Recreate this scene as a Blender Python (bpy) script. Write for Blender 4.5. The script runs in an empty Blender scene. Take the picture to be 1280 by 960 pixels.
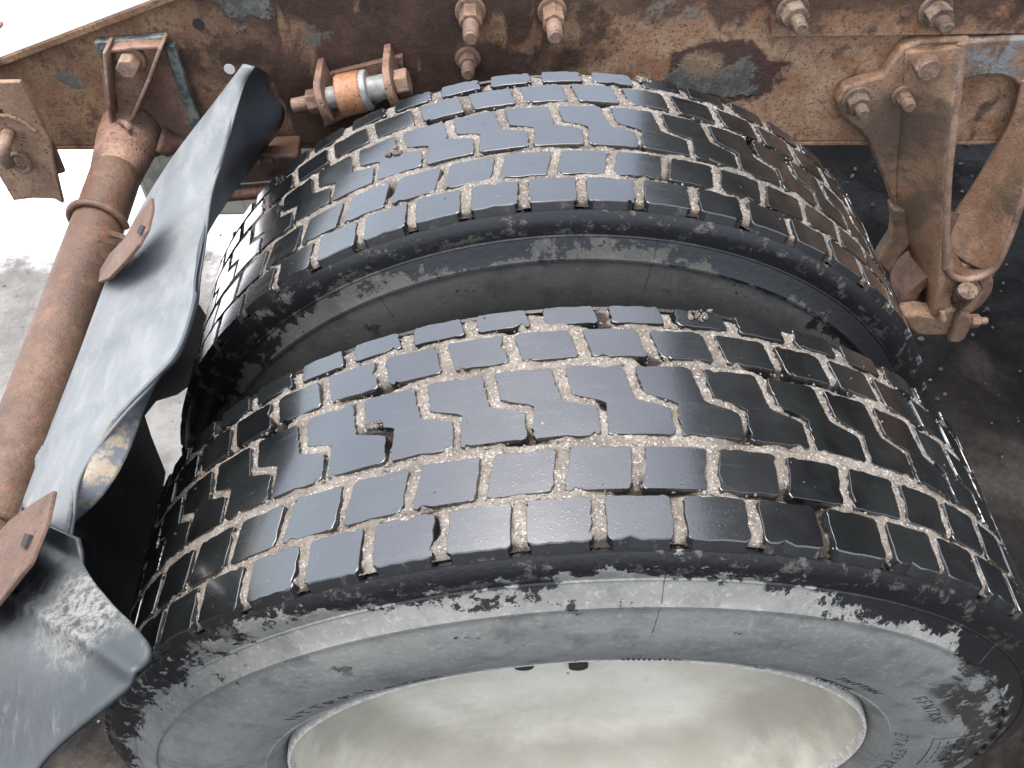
import bpy, bmesh, math, random
import numpy as np
from mathutils import Vector, Matrix, Quaternion
random.seed(7); rng = np.random.default_rng(7)
S = bpy.context.scene
COL = S.collection
PI = math.pi
# ------------------------------------------------------------------ camera
CY, CX, CZ = -0.29868653, -0.10638356, 1.07137453 + 0.52
CM = np.array([[0.99911013, 0.01642133, -0.03884952], [-0.03720031, 0.77716525, -0.62819608], [0.01987668, 0.62908228, 0.77708455]])
FPX = 1076.716          # focal length in pixels of the 1280 px wide photograph
cd = bpy.data.cameras.new('camera'); cam = bpy.data.objects.new('camera', cd); COL.objects.link(cam)
cam.matrix_world = Matrix([[*map(float, CM[0]), CX], [*map(float, CM[1]), CY], [*map(float, CM[2]), CZ], [0, 0, 0, 1]])
cd.sensor_fit = 'HORIZONTAL'; cd.sensor_width = 36.0; cd.lens = 36.0 * FPX / 1280.0
cd.clip_start = 0.02; cd.clip_end = 500
S.camera = cam
# ------------------------------------------------------------------ sky, sun, exposure
SUN_EL, SUN_AZ = math.radians(80), math.radians(-80)     # azimuth from +Y towards +X
w = bpy.data.worlds.new('World'); S.world = w; w.use_nodes = True
nt = w.node_tree; nt.nodes.clear()
sk = nt.nodes.new('ShaderNodeTexSky'); sk.sky_type = 'NISHITA'; sk.sun_disc = False
sk.sun_elevation = SUN_EL; sk.sun_rotation = SUN_AZ; sk.air_density = 1.0; sk.dust_density = 4.0; sk.ozone_density = 1.0
bg = nt.nodes.new('ShaderNodeBackground'); bg.inputs['Strength'].default_value = 0.15
wo = nt.nodes.new('ShaderNodeOutputWorld')
hs = nt.nodes.new('ShaderNodeHueSaturation'); hs.inputs['Saturation'].default_value = 0.58      # a thin white overcast
nt.links.new(sk.outputs[0], hs.inputs['Color']); nt.links.new(hs.outputs[0], bg.inputs[0]); nt.links.new(bg.outputs[0], wo.inputs[0])
ld = bpy.data.lights.new('sun', 'SUN'); ld.energy = 0.5; ld.angle = math.radians(50); ld.color = (1.0, 0.99, 0.97)
sun = bpy.data.objects.new('sun', ld); COL.objects.link(sun)
sdir = Vector((math.sin(SUN_AZ) * math.cos(SUN_EL), math.cos(SUN_AZ) * math.cos(SUN_EL), math.sin(SUN_EL)))
sun.rotation_euler = sdir.to_track_quat('Z', 'Y').to_euler()
sun.location = sdir * 8
S.view_settings.view_transform = 'Standard'; S.view_settings.look = 'None'
S.view_settings.exposure = 2.0; S.view_settings.gamma = 1.0
S.cycles.max_bounces = 6

# ------------------------------------------------------------------ helpers
def P(u, v, y=None, z=None, x=None):
    """point of the world seen at photograph pixel (u, v), on the given upright or level plane"""
    d = CM @ np.array([(u - 640) / FPX, -(v - 480) / FPX, -1.0])
    if y is not None: t = (y - CY) / d[1]
    elif z is not None: t = (z - CZ) / d[2]
    else: t = (x - CX) / d[0]
    return Vector((CX + t * d[0], CY + t * d[1], CZ + t * d[2]))
def Pr(u, v, R):
    """point at pixel (u, v) on a drum of radius R about the axle, its brow where the ray misses"""
    d = CM @ np.array([(u - 640) / FPX, -(v - 480) / FPX, -1.0]); cz = CZ - 0.52
    a = d[0]**2 + d[2]**2; b = 2 * (CX * d[0] + cz * d[2]); g = CX**2 + cz**2 - R * R
    t = (-b - math.sqrt(max(0, b * b - 4 * a * g))) / 2 / a
    return Vector((CX + t * d[0], CY + t * d[1], CZ + t * d[2]))
def tag(o, label=None, cat=None, group=None, kind=None):
    for k, v in (('label', label), ('category', cat), ('group', group), ('kind', kind)):
        if v: o[k] = v
    return o
def thing(name, label, cat, loc=(0, 0, 0), group=None):
    o = bpy.data.objects.new(name, None); COL.objects.link(o); o.location = loc; o.empty_display_size = 0.05
    return tag(o, label, cat, group)
def wloc(o):
    return o.location + ((o.matrix_parent_inverse.translation + wloc(o.parent)) if o.parent else Vector((0, 0, 0)))
def link(name, me, m, parent=None, smooth=None, kind=None):
    o = bpy.data.objects.new(name, me); COL.objects.link(o)
    if m is not None and not me.materials: me.materials.append(m)
    if smooth is not None and not me.get('sm'):
        me.shade_smooth(); me.set_sharp_from_angle(angle=math.radians(smooth)); me['sm'] = 1
    if parent is not None:
        o.parent = parent
        o.matrix_parent_inverse = Matrix.Translation(-wloc(parent))
    if kind: o['kind'] = kind
    return o
def pyd(name, vs, fs):
    me = bpy.data.meshes.new(name); me.from_pydata([tuple(v) for v in vs], [], fs); me.update(); return me
def bevel(o, wd=0.0015, seg=2):
    b = o.modifiers.new('bevel', 'BEVEL'); b.width = wd; b.segments = seg; b.limit_method = 'ANGLE'; b.angle_limit = math.radians(35); return o
def prism(name, outline, y, depth, m, parent, bev=0.0015, smooth=40):
    """plate parallel to the frame: outline in photograph pixels on the plane y, thickness depth behind it"""
    f = [P(u, v, y=y) for u, v in outline]; n = len(f)
    vs = f + [p + Vector((0, depth, 0)) for p in f]
    fs = [list(range(n)), list(range(2 * n - 1, n - 1, -1))] + [[i, i + n, (i + 1) % n + n, (i + 1) % n] for i in range(n)]
    me = pyd(name, vs, fs); bm = bmesh.new(); bm.from_mesh(me); bmesh.ops.recalc_face_normals(bm, faces=bm.faces); bm.to_mesh(me); bm.free()
    o = link(name, me, m, parent, smooth)
    if bev: bevel(o, bev)
    return o
def frame_of(a, b):
    ax = (b - a).normalized(); r = ax.orthogonal().normalized(); return ax, r, ax.cross(r)
def rod_mesh(name, sections, seg=24, hexa=False, rot=0.0):
    """solid turned about a line: sections = [(point, radius), ...]"""
    a, b = sections[0][0], sections[-1][0]; ax, r, s = frame_of(a, b); n = 6 if hexa else seg
    vs, fs = [], []
    for c, rad in sections:
        for k in range(n):
            t = 2 * PI * k / n + rot; vs.append(c + (r * math.cos(t) + s * math.sin(t)) * rad)
    for i in range(len(sections) - 1):
        for k in range(n):
            fs.append([i * n + k, i * n + (k + 1) % n, (i + 1) * n + (k + 1) % n, (i + 1) * n + k])
    fs.append(list(range(n - 1, -1, -1))); fs.append([(len(sections) - 1) * n + k for k in range(n)])
    return pyd(name, vs, fs)
def rod(name, a, b, rad, m, parent, hexa=False, bev=0.001, seg=24, rad2=None, rot=0.0):
    a, b = Vector(a), Vector(b)
    o = link(name, rod_mesh(name, [(a, rad), (b, rad2 or rad)], seg, hexa, rot), m, parent, 40)
    if bev: bevel(o, bev)
    return o
def catmull(pts, n):
    pts = [Vector(p) for p in pts]; out = []
    q = [2 * pts[0] - pts[1]] + pts + [2 * pts[-1] - pts[-2]]
    for i in range(1, len(q) - 2):
        for k in range(n):
            t = k / n; a, b, c, d = q[i - 1], q[i], q[i + 1], q[i + 2]
            out.append(0.5 * ((2 * b) + (c - a) * t + (2 * a - 5 * b + 4 * c - d) * t * t + (3 * b - a - 3 * c + d) * t**3))
    out.append(pts[-1]); return out
def tube(name, pts, rad, m, parent, seg=12, n=4, closed=False):
    c = catmull(pts, n) if n > 1 else [Vector(p) for p in pts]
    vs, fs = [], []; prev = None
    for i, p in enumerate(c):
        t = (c[min(i + 1, len(c) - 1)] - c[max(i - 1, 0)]).normalized()
        r = t.orthogonal().normalized() if prev is None else (prev - t * prev.dot(t)).normalized()
        prev = r; s = t.cross(r)
        rr = rad[i * (len(rad) - 1) // max(1, len(c) - 1)] if isinstance(rad, (list, tuple)) else rad
        for k in range(seg): a = 2 * PI * k / seg; vs.append(p + (r * math.cos(a) + s * math.sin(a)) * rr)
    for i in range(len(c) - 1):
        for k in range(seg): fs.append([i * seg + k, i * seg + (k + 1) % seg, (i + 1) * seg + (k + 1) % seg, (i + 1) * seg + k])
    fs.append(list(range(seg - 1, -1, -1))); fs.append([(len(c) - 1) * seg + k for k in range(seg)])
    return link(name, pyd(name, vs, fs), m, parent, 50)
def sheet(name, rows, m, parent, thick=0.004, nu=4, nv=4, off=0.0, disp=None, smooth=60, bev=0.0):
    """curved sheet metal or plastic through rows of 3D points, then thickened"""
    cols = [catmull(r, nv) if nv > 1 else [Vector(p) for p in r] for r in rows]
    g = [catmull([c[j] for c in cols], nu) if nu > 1 else [c[j] for c in cols] for j in range(len(cols[0]))]
    nj, ni = len(g), len(g[0]); vs = [g[j][i] for j in range(nj) for i in range(ni)]
    fs = [[j * ni + i, j * ni + i + 1, (j + 1) * ni + i + 1, (j + 1) * ni + i] for j in range(nj - 1) for i in range(ni - 1)]
    if disp: vs = disp(vs, nj, ni)
    o = link(name, pyd(name, vs, fs), m, parent, smooth)
    so = o.modifiers.new('thickness', 'SOLIDIFY'); so.thickness = thick; so.offset = off
    if bev: bevel(o, bev)
    return o
def lathe(name, prof, m, parent, seg=200, y0=0.0, centre=(0, 0, 0), smooth=35, jitter=None):
    vs, fs = [], []; n = len(prof); cx, cy, cz = centre
    for k in range(seg):
        a = 2 * PI * k / seg
        for i, (r, y) in enumerate(prof): vs.append((cx + r * math.sin(a), cy + y, cz + r * math.cos(a)))
    for k in range(seg):
        k2 = (k + 1) % seg
        for i in range(n - 1): fs.append([k * n + i, k2 * n + i, k2 * n + i + 1, k * n + i + 1])
    me = pyd(name, vs, fs)
    return link(name, me, m, parent, smooth)

# ------------------------------------------------------------------ materials
class M:
    def __init__(s, name):
        s.m = bpy.data.materials.new(name); s.m.use_nodes = True; s.t = s.m.node_tree; s.N = s.t.nodes
        s.b = s.N['Principled BSDF']; s.geo = s.N.new('ShaderNodeNewGeometry'); s.tc = s.N.new('ShaderNodeTexCoord')
    def ln(s, a, b): s.t.links.new(a, b)
    def setv(s, sock, v):
        if isinstance(v, bpy.types.NodeSocket): s.ln(v, sock)
        elif isinstance(v, (tuple, list)) and sock.type == 'RGBA' and len(v) == 3: sock.default_value = (*v, 1)
        else: sock.default_value = v
    def pos(s): return s.geo.outputs['Position']
    def obj(s): return s.tc.outputs['Object']
    def scale(s, vec, sc):
        n = s.N.new('ShaderNodeVectorMath'); n.operation = 'MULTIPLY'; s.ln(vec, n.inputs[0]); n.inputs[1].default_value = sc; return n.outputs[0]
    def noise(s, scale, detail=6, rough=0.6, vec=None, dist=0.0, col=False):
        n = s.N.new('ShaderNodeTexNoise'); n.inputs['Scale'].default_value = scale; n.inputs['Detail'].default_value = detail
        n.inputs['Roughness'].default_value = rough; n.inputs['Distortion'].default_value = dist
        s.ln(vec if vec is not None else s.pos(), n.inputs['Vector']); return n.outputs['Color' if col else 'Fac']
    def vor(s, scale, vec=None, feature='F1', out='Distance', rnd=1.0):
        n = s.N.new('ShaderNodeTexVoronoi'); n.feature = feature; n.inputs['Scale'].default_value = scale; n.inputs['Randomness'].default_value = rnd
        s.ln(vec if vec is not None else s.pos(), n.inputs['Vector']); return n.outputs[out]
    def ramp(s, x, a, b, lo=0.0, hi=1.0, smooth=True):
        n = s.N.new('ShaderNodeMapRange'); n.interpolation_type = 'SMOOTHSTEP' if smooth else 'LINEAR'; s.setv(n.inputs['Value'], x)
        n.inputs['From Min'].default_value = a; n.inputs['From Max'].default_value = b
        n.inputs['To Min'].default_value = lo; n.inputs['To Max'].default_value = hi; return n.outputs['Result']
    def mix(s, f, a, b, mode='MIX'):
        n = s.N.new('ShaderNodeMix'); n.data_type = 'RGBA'; n.blend_type = mode; s.setv(n.inputs[0], f); s.setv(n.inputs[6], a); s.setv(n.inputs[7], b); return n.outputs[2]
    def mth(s, op, a, b=0.0, c=None, clamp=False):
        n = s.N.new('ShaderNodeMath'); n.operation = op; n.use_clamp = clamp; s.setv(n.inputs[0], a); s.setv(n.inputs[1], b)
        if c is not None: s.setv(n.inputs[2], c)
        return n.outputs[0]
    def sep(s, vec):
        n = s.N.new('ShaderNodeSeparateXYZ'); s.ln(vec, n.inputs[0]); return n.outputs
    def blob(s, centre, rad, soft, warp=0.03, wscale=25, vec=None, stretch=(1, 1, 1)):
        """a spot with a ragged edge round one place on the thing"""
        vec = vec if vec is not None else s.pos()
        n = s.N.new('ShaderNodeVectorMath'); n.operation = 'SUBTRACT'; s.ln(vec, n.inputs[0]); n.inputs[1].default_value = centre
        v = s.scale(n.outputs[0], stretch)
        l = s.N.new('ShaderNodeVectorMath'); l.operation = 'LENGTH'; s.ln(v, l.inputs[0])
        d = s.mth('ADD', l.outputs['Value'], s.mth('MULTIPLY', s.mth('SUBTRACT', s.noise(wscale, 4, .6, vec), .5), warp * 2))
        return s.ramp(d, rad + soft, rad - soft)
    def bump(s, h, strength=0.5, dist=0.002, prev=None):
        n = s.N.new('ShaderNodeBump'); n.inputs['Strength'].default_value = strength; n.inputs['Distance'].default_value = dist
        s.ln(h, n.inputs['Height'])
        if prev is not None: s.ln(prev, n.inputs['Normal'])
        return n.outputs[0]
    def done(s, color, rough, normal=None, metal=0.0, spec=None, coat=None, coat_rough=None):
        s.setv(s.b.inputs['Base Color'], color); s.setv(s.b.inputs['Roughness'], rough); s.setv(s.b.inputs['Metallic'], metal)
        if spec is not None: s.setv(s.b.inputs['Specular IOR Level'], spec)
        if coat is not None: s.setv(s.b.inputs['Coat Weight'], coat); s.setv(s.b.inputs['Coat Roughness'], coat_rough or 0.1)
        if normal is not None: s.ln(normal, s.b.inputs['Normal'])
        return s.m

def rust_mat(name, base, dark, pale, scale=1.0, pale_amt=.5, dark_amt=.5, streak=(1, 1, 1), pits=1.0, orange=.3, rough=.8, bump=.6):
    m = M(name); v = m.scale(m.pos(), streak)
    c = m.mix(m.ramp(m.noise(14 * scale, 8, .68, v), .5 - .12, .5 + .16), base, pale)
    c = m.mix(m.mth('MULTIPLY', m.ramp(m.noise(7 * scale, 8, .6, v, .4), .62 - .25 * dark_amt, .72 - .2 * dark_amt), .9), c, dark)
    c = m.mix(m.mth('MULTIPLY', m.ramp(m.noise(31 * scale, 5, .7), .55, .72), orange), c, (.40, .15, .045))
    fine = m.noise(260, 4, .75); c = m.mix(m.ramp(fine, .35, .7, .0, .45), c, (.5, .36, .26), 'MULTIPLY')
    pv = m.vor(150, m.pos()); pm = m.mth('MULTIPLY', m.ramp(pv, .32, .18), m.ramp(m.noise(40, 3), .48, .6)); pm = m.mth('MULTIPLY', pm, .8 * pits)
    c = m.mix(pm, c, (.05, .025, .02))
    h = m.mth('ADD', m.noise(90, 8, .7), m.mth('MULTIPLY', m.noise(420, 3, .6), .35)); h = m.mth('SUBTRACT', h, m.mth('MULTIPLY', pm, .6))
    c = m.mix(m.mth('MULTIPLY', m.ramp(m.noise(115 * scale, 7, .75), .50, .64), .55), c, dark); c = m.mix(m.mth('MULTIPLY', m.ramp(m.noise(5 * scale, 7, .65, m.scale(m.pos(), (1.6, 1.6, .5))), .50, .64), .5), c, dark)
    return m, c, m.bump(h, bump, .003), rough

def make_frame_rust():
    m = M('rusted_frame_steel'); x, y, z = m.sep(m.pos())[0:3]
    big = m.noise(6, 7, .62); n2 = m.noise(19, 8, .7); fine = m.noise(170, 5, .75)
    tan = m.mix(m.ramp(n2, .38, .62), (.19, .105, .06), (.31, .205, .115))
    tan = m.mix(m.ramp(m.noise(38, 6, .7), .5, .68), tan, (.15, .07, .045))
    pink = m.mix(m.ramp(n2, .36, .64), (.30, .165, .095), (.47, .32, .20))
    pink = m.mix(m.mth('MULTIPLY', m.ramp(m.noise(45, 5, .7), .52, .66), .7), pink, (.36, .15, .06))
    purp = m.mix(m.ramp(m.noise(24, 6, .6), .4, .65), (.042, .025, .018), (.078, .046, .032))
    # long upright damp blotches with bare ochre islands between them, mid length of the rail
    dv = m.scale(m.pos(), (1.0, 1.0, .42)); isl = m.noise(21, 4, .5, dv, .6)
    c = m.mix(m.ramp(m.mth('ADD', x, m.mth('MULTIPLY', m.mth('SUBTRACT', big, .5), .35)), -.02, .10), tan, pink)
    mid = m.mth('MULTIPLY', m.ramp(m.mth('ADD', x, m.mth('MULTIPLY', m.mth('SUBTRACT', n2, .5), .5)), -.50, -.38), m.ramp(m.mth('ADD', x, m.mth('MULTIPLY', m.mth('SUBTRACT', n2, .5), .4)), .10, -.01))
    mid = m.mth('MULTIPLY', mid, m.ramp(isl, .66, .57))
    c = m.mix(m.mth('MULTIPLY', mid, .95), c, purp)
    st = m.mth('MULTIPLY', m.ramp(m.noise(9, 7, .62, m.scale(m.pos(), (1, 1, .8))), .56, .63), .8); c = m.mix(st, c, purp)
    top = m.mth('MULTIPLY', m.ramp(m.mth('ADD', z, m.mth('MULTIPLY', m.mth('SUBTRACT', n2, .5), .22)), P(640, 40, y=.8).z, P(640, 5, y=.8).z), m.ramp(x, .0, .1)); c = m.mix(m.mth('MULTIPLY', top, .85), c, purp)
    # splashed mud and flaking grey paint in three places
    def patch(u, v, r, c, col, s=(1, 1, 1), w=.045, ws=34):
        q = P(u, v, y=.8); bl = m.blob(tuple(q), r, .006, w, ws, None, s); return m.mix(bl, c, col), bl
    c, halo = patch(905, 92, .070, c, (.085, .050, .038), (.8, 1, 1.5), .055, 22)
    grey = m.mix(m.ramp(m.noise(60, 5), .4, .6), (.09, .10, .085), (.17, .175, .15))
    c, b1 = patch(872, 95, .034, c, grey, (.8, 1, 1.4)); c, b2 = patch(918, 100, .032, c, grey); c, b2b = patch(880, 80, .022, c, (.26, .19, .12), (.7, 1, 1.3), .02)
    c, b3 = patch(310, 2, .03, c, grey); c, b4 = patch(820, 16, .014, c, (.2, .17, .13)); c, b5 = patch(870, 14, .012, c, (.2, .18, .14)); c, b6 = patch(88, 98, .014, c, grey)
    c, b7 = patch(395, 48, .014, c, (.13, .12, .10))
    pv = m.vor(230); pm = m.mth('MULTIPLY', m.ramp(pv, .42, .2), m.ramp(m.noise(60, 5, .7), .44, .54)); c = m.mix(m.mth('MULTIPLY', pm, .75), c, (.075, .035, .027)); c = m.mix(m.mth('MULTIPLY', m.ramp(m.noise(120, 6, .75), .53, .66), .55), c, (.12, .06, .045))
    c = m.mix(m.ramp(fine, .3, .75, .5, 0), c, (.45, .33, .27), 'MULTIPLY')
    paint = m.mth('MAXIMUM', m.mth('MAXIMUM', b1, b2), b3)
    h = m.mth('ADD', m.mth('ADD', m.noise(75, 8, .7), m.mth('MULTIPLY', m.noise(330, 4, .7), .4)), m.mth('MULTIPLY', paint, .9))
    return m.done(c, m.ramp(m.noise(12), .3, .7, .6, .85), m.bump(h, .75, .003), spec=.35)
FRAME = make_frame_rust()
m, c, n, r = rust_mat('rusted_pole_steel', (.098, .054, .034), (.058, .032, .022), (.150, .090, .058), 1.0, orange=.5, dark_amt=.3, pits=.15)
POLE = m.done(c, .55, n, spec=.45)
m, c, n, r = rust_mat('brown_rusted_bracket', (.18, .10, .07), (.09, .052, .042), (.29, .185, .13), 1.3, orange=.25, dark_amt=.4)
BRACK = m.done(c, .7, n, spec=.4)
m, c, n, r = rust_mat('tan_rusted_plate', (.23, .14, .085), (.12, .07, .05), (.33, .225, .15), 1.2, orange=.2, dark_amt=.3)
TANP = m.done(c, .75, n, spec=.35)
m, c, n, r = rust_mat('cast_hanger_rust', (.26, .148, .088), (.105, .078, .054), (.37, .235, .15), 1.1, orange=.35, dark_amt=.75, bump=.9, pits=.5)
cx_ = m.blob(tuple(P(1240, 62, y=.78)), .055, .02, .04, 30); c = m.mix(m.mth('MULTIPLY', cx_, m.ramp(m.noise(40, 5, .7), .42, .56)), c, (.22, .22, .21))
CAST = m.done(c, .62, n, spec=.4)
m, c, n, r = rust_mat('orange_rusted_bush', (.33, .15, .07), (.15, .085, .06), (.40, .23, .13), 2.0, orange=.55, dark_amt=.45)
ORANGE = m.done(c, .45, n, spec=.5)
m, c, n, r = rust_mat('pinkish_rusted_bolt', (.20, .125, .085), (.11, .068, .048), (.30, .205, .15), 2.5, orange=.15, dark_amt=.25, pits=.5)
BOLT = m.done(c, .6, n, spec=.4)
m, c, n, r = rust_mat('muddy_bolt_dirt', (.16, .12, .088), (.085, .058, .045), (.24, .19, .145), 3.0, orange=.2, dark_amt=.35, bump=1.0)
DIRTB = m.done(c, .85, n, spec=.2)
m, c, n, r = rust_mat('orange_clamp_rust', (.115, .066, .045), (.065, .04, .032), (.165, .10, .068), 1.5, orange=.12, dark_amt=.3, bump=.4)
CLAMP = m.done(c, .6, n, spec=.35)
m = M('worn_grey_steel'); nn = m.noise(45, 7, .7); c = m.mix(m.ramp(nn, .42, .6), (.16, .17, .165), (.27, .27, .25)); c = m.mix(m.ramp(m.noise(25, 6), .56, .66), c, (.18, .1, .06))
GREYS = m.done(c, .45, m.bump(m.noise(120, 6), .4, .002), spec=.5)
m = M('pale_flange_top'); c = m.mix(m.ramp(m.noise(16, 7, .6), .35, .65), (.36, .32, .315), (.46, .41, .405)); c = m.mix(m.ramp(m.noise(120, 4), .55, .75), c, (.18, .145, .13))
PALETOP = m.done(c, .7, m.bump(m.noise(150, 6), .25, .002))

def make_rubber():
    m = M('wet_tread_rubber'); o = m.pos()
    n1 = m.noise(9, 6, .6); fine = m.noise(420, 3, .6)
    oi = m.N.new('ShaderNodeObjectInfo')
    st = m.noise(55, 5, .65, m.scale(o, (.35, 2.2, .35)))
    film = m.ramp(m.noise(20, 7, .6), .40, .66)
    c = m.mix(film, (.004, .0045, .005), (.010, .0115, .011))
    c = m.mix(m.mth('MULTIPLY', m.ramp(oi.outputs['Random'], .2, 1.), .3), c, (.022, .025, .023))
    c = m.mix(m.ramp(m.noise(230, 2, .5), .73, .80), c, (.12, .108, .09))
    c = m.mix(m.mth('MULTIPLY', m.ramp(m.noise(33, 8, .75), .64, .76), .25), c, (.12, .115, .105))
    ro = m.ramp(n1, .3, .7, .17, .27); ro = m.mth('ADD', ro, m.mth('MULTIPLY', m.ramp(st, .5, .7), .08))
    h = m.mth('ADD', m.mth('MULTIPLY', st, .6), m.mth('MULTIPLY', fine, .12)); b = m.bump(h, .12, .0010)
    b = m.bump(m.ramp(m.vor(260), .28, .12), .12, .0008, b)
    return m.done(c, ro, b, spec=1.0, coat=.9, coat_rough=.13)
RUBBER = make_rubber()
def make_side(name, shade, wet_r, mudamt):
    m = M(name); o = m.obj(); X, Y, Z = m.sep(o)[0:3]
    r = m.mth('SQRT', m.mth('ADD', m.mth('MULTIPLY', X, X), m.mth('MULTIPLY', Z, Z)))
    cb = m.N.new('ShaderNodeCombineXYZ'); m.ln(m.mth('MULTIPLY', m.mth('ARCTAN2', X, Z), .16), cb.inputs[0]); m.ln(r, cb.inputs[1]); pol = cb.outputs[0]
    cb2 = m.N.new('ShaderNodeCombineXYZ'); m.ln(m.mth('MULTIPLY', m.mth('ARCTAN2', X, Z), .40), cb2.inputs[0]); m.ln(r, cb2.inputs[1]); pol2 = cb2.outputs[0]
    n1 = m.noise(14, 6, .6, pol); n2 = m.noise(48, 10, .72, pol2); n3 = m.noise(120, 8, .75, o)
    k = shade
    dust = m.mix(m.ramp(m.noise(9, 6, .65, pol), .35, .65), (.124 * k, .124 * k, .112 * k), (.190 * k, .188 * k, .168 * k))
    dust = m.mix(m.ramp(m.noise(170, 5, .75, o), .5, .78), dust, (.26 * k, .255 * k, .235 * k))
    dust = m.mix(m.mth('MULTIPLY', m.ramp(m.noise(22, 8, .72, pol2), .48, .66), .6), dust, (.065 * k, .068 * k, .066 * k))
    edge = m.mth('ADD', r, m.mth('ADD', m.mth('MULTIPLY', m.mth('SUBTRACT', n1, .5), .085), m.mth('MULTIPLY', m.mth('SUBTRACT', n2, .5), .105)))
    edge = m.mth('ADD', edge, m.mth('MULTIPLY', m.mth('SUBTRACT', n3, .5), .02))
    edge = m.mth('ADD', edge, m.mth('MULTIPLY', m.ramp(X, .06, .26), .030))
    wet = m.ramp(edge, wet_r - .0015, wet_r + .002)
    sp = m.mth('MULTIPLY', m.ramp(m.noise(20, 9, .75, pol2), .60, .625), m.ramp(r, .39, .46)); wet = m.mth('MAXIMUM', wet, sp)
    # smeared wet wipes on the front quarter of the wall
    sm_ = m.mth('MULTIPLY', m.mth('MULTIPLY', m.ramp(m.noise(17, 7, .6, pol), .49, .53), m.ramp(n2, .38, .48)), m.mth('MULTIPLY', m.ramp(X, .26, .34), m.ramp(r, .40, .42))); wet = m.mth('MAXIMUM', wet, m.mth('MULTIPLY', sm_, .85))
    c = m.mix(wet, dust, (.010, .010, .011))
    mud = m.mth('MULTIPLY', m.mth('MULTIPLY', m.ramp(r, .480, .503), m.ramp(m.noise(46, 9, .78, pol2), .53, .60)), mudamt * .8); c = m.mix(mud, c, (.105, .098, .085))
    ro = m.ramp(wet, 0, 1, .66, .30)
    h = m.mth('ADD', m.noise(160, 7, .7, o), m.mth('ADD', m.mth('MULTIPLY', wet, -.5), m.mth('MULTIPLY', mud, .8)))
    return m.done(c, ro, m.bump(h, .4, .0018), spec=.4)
SIDE = make_side('dusty_sidewall_rubber', 1.12, .494, .8); SIDE2 = make_side('wet_shaded_sidewall_rubber', .36, .480, .9)  # second one for the rear tyre: wetter, and shade between tyres in its colour
def make_grit():
    m = M('sandy_grit'); c = m.mix(m.ramp(m.noise(24, 7, .65), .36, .64), (.125, .11, .092), (.215, .192, .163))
    vc = m.vor(620, out='Color'); g = m.sep(vc)[0]
    c = m.mix(m.ramp(g, .80, .98, 0, .7), c, (.42, .395, .36)); c = m.mix(m.ramp(g, .2, .02, 0, .7), c, (.10, .082, .068))
    c = m.mix(m.ramp(m.sep(vc)[1], .994, .998), c, (.40, .18, .11))
    c = m.mix(m.mth('MULTIPLY', m.ramp(m.noise(17, 6, .65), .52, .66), .6), c, (.14, .115, .092))
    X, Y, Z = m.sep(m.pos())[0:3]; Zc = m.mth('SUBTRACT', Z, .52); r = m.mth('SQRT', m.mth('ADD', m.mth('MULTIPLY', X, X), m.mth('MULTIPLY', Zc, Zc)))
    c = m.mix(m.ramp(r, .5158, .5128), c, (.045, .036, .030))      # darker towards the groove bottoms
    h = m.mth('ADD', m.noise(520, 5, .75), m.mth('MULTIPLY', m.vor(560), -.7))
    return m.done(c, .9, m.bump(h, .8, .0018), spec=.2)
GRIT = make_grit()
def make_rim():
    m = M('cream_rim_paint'); o = m.obj(); c = m.mix(m.ramp(m.noise(7, 6, .6), .34, .66), (.50, .46, .365), (.63, .59, .49))
    c = m.mix(m.mth('MULTIPLY', m.ramp(m.noise(5, 7, .65, o, .8), .48, .70), .35), c, (.25, .225, .17))
    c = m.mix(m.ramp(m.noise(170, 3, .6), .69, .77), c, (.25, .19, .13)); c = m.mix(m.mth('MULTIPLY', m.ramp(m.noise(90, 6, .7), .5, .8), .5), c, (.36, .34, .30))
    X, Y, Z = m.sep(o)[0:3]; r = m.mth('SQRT', m.mth('ADD', m.mth('MULTIPLY', X, X), m.mth('MULTIPLY', Z, Z))); r = m.mth('ADD', r, m.mth('MULTIPLY', m.mth('SUBTRACT', m.noise(9, 6, .6, o), .5), .09))
    c = m.mix(m.mth('MULTIPLY', m.mth('MULTIPLY', m.ramp(r, .20, .27), m.ramp(r, .325, .30)), .55), c, (.22, .195, .15))  # concentric shading of the dish put into the paint colour
    return m.done(c, .5, m.bump(m.noise(110, 6, .65), .2, .002), spec=.35)
RIM = make_rim()
m = M('dusted_rim_lip'); c = m.mix(m.ramp(m.noise(130, 5, .7), .4, .62), (.42, .38, .33), (.62, .58, .52)); LIP = m.done(c, .75, m.bump(m.noise(240, 5, .7), .8, .002))
m = M('dark_cavity'); DARK = m.done((.02, .016, .014), .8)
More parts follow.
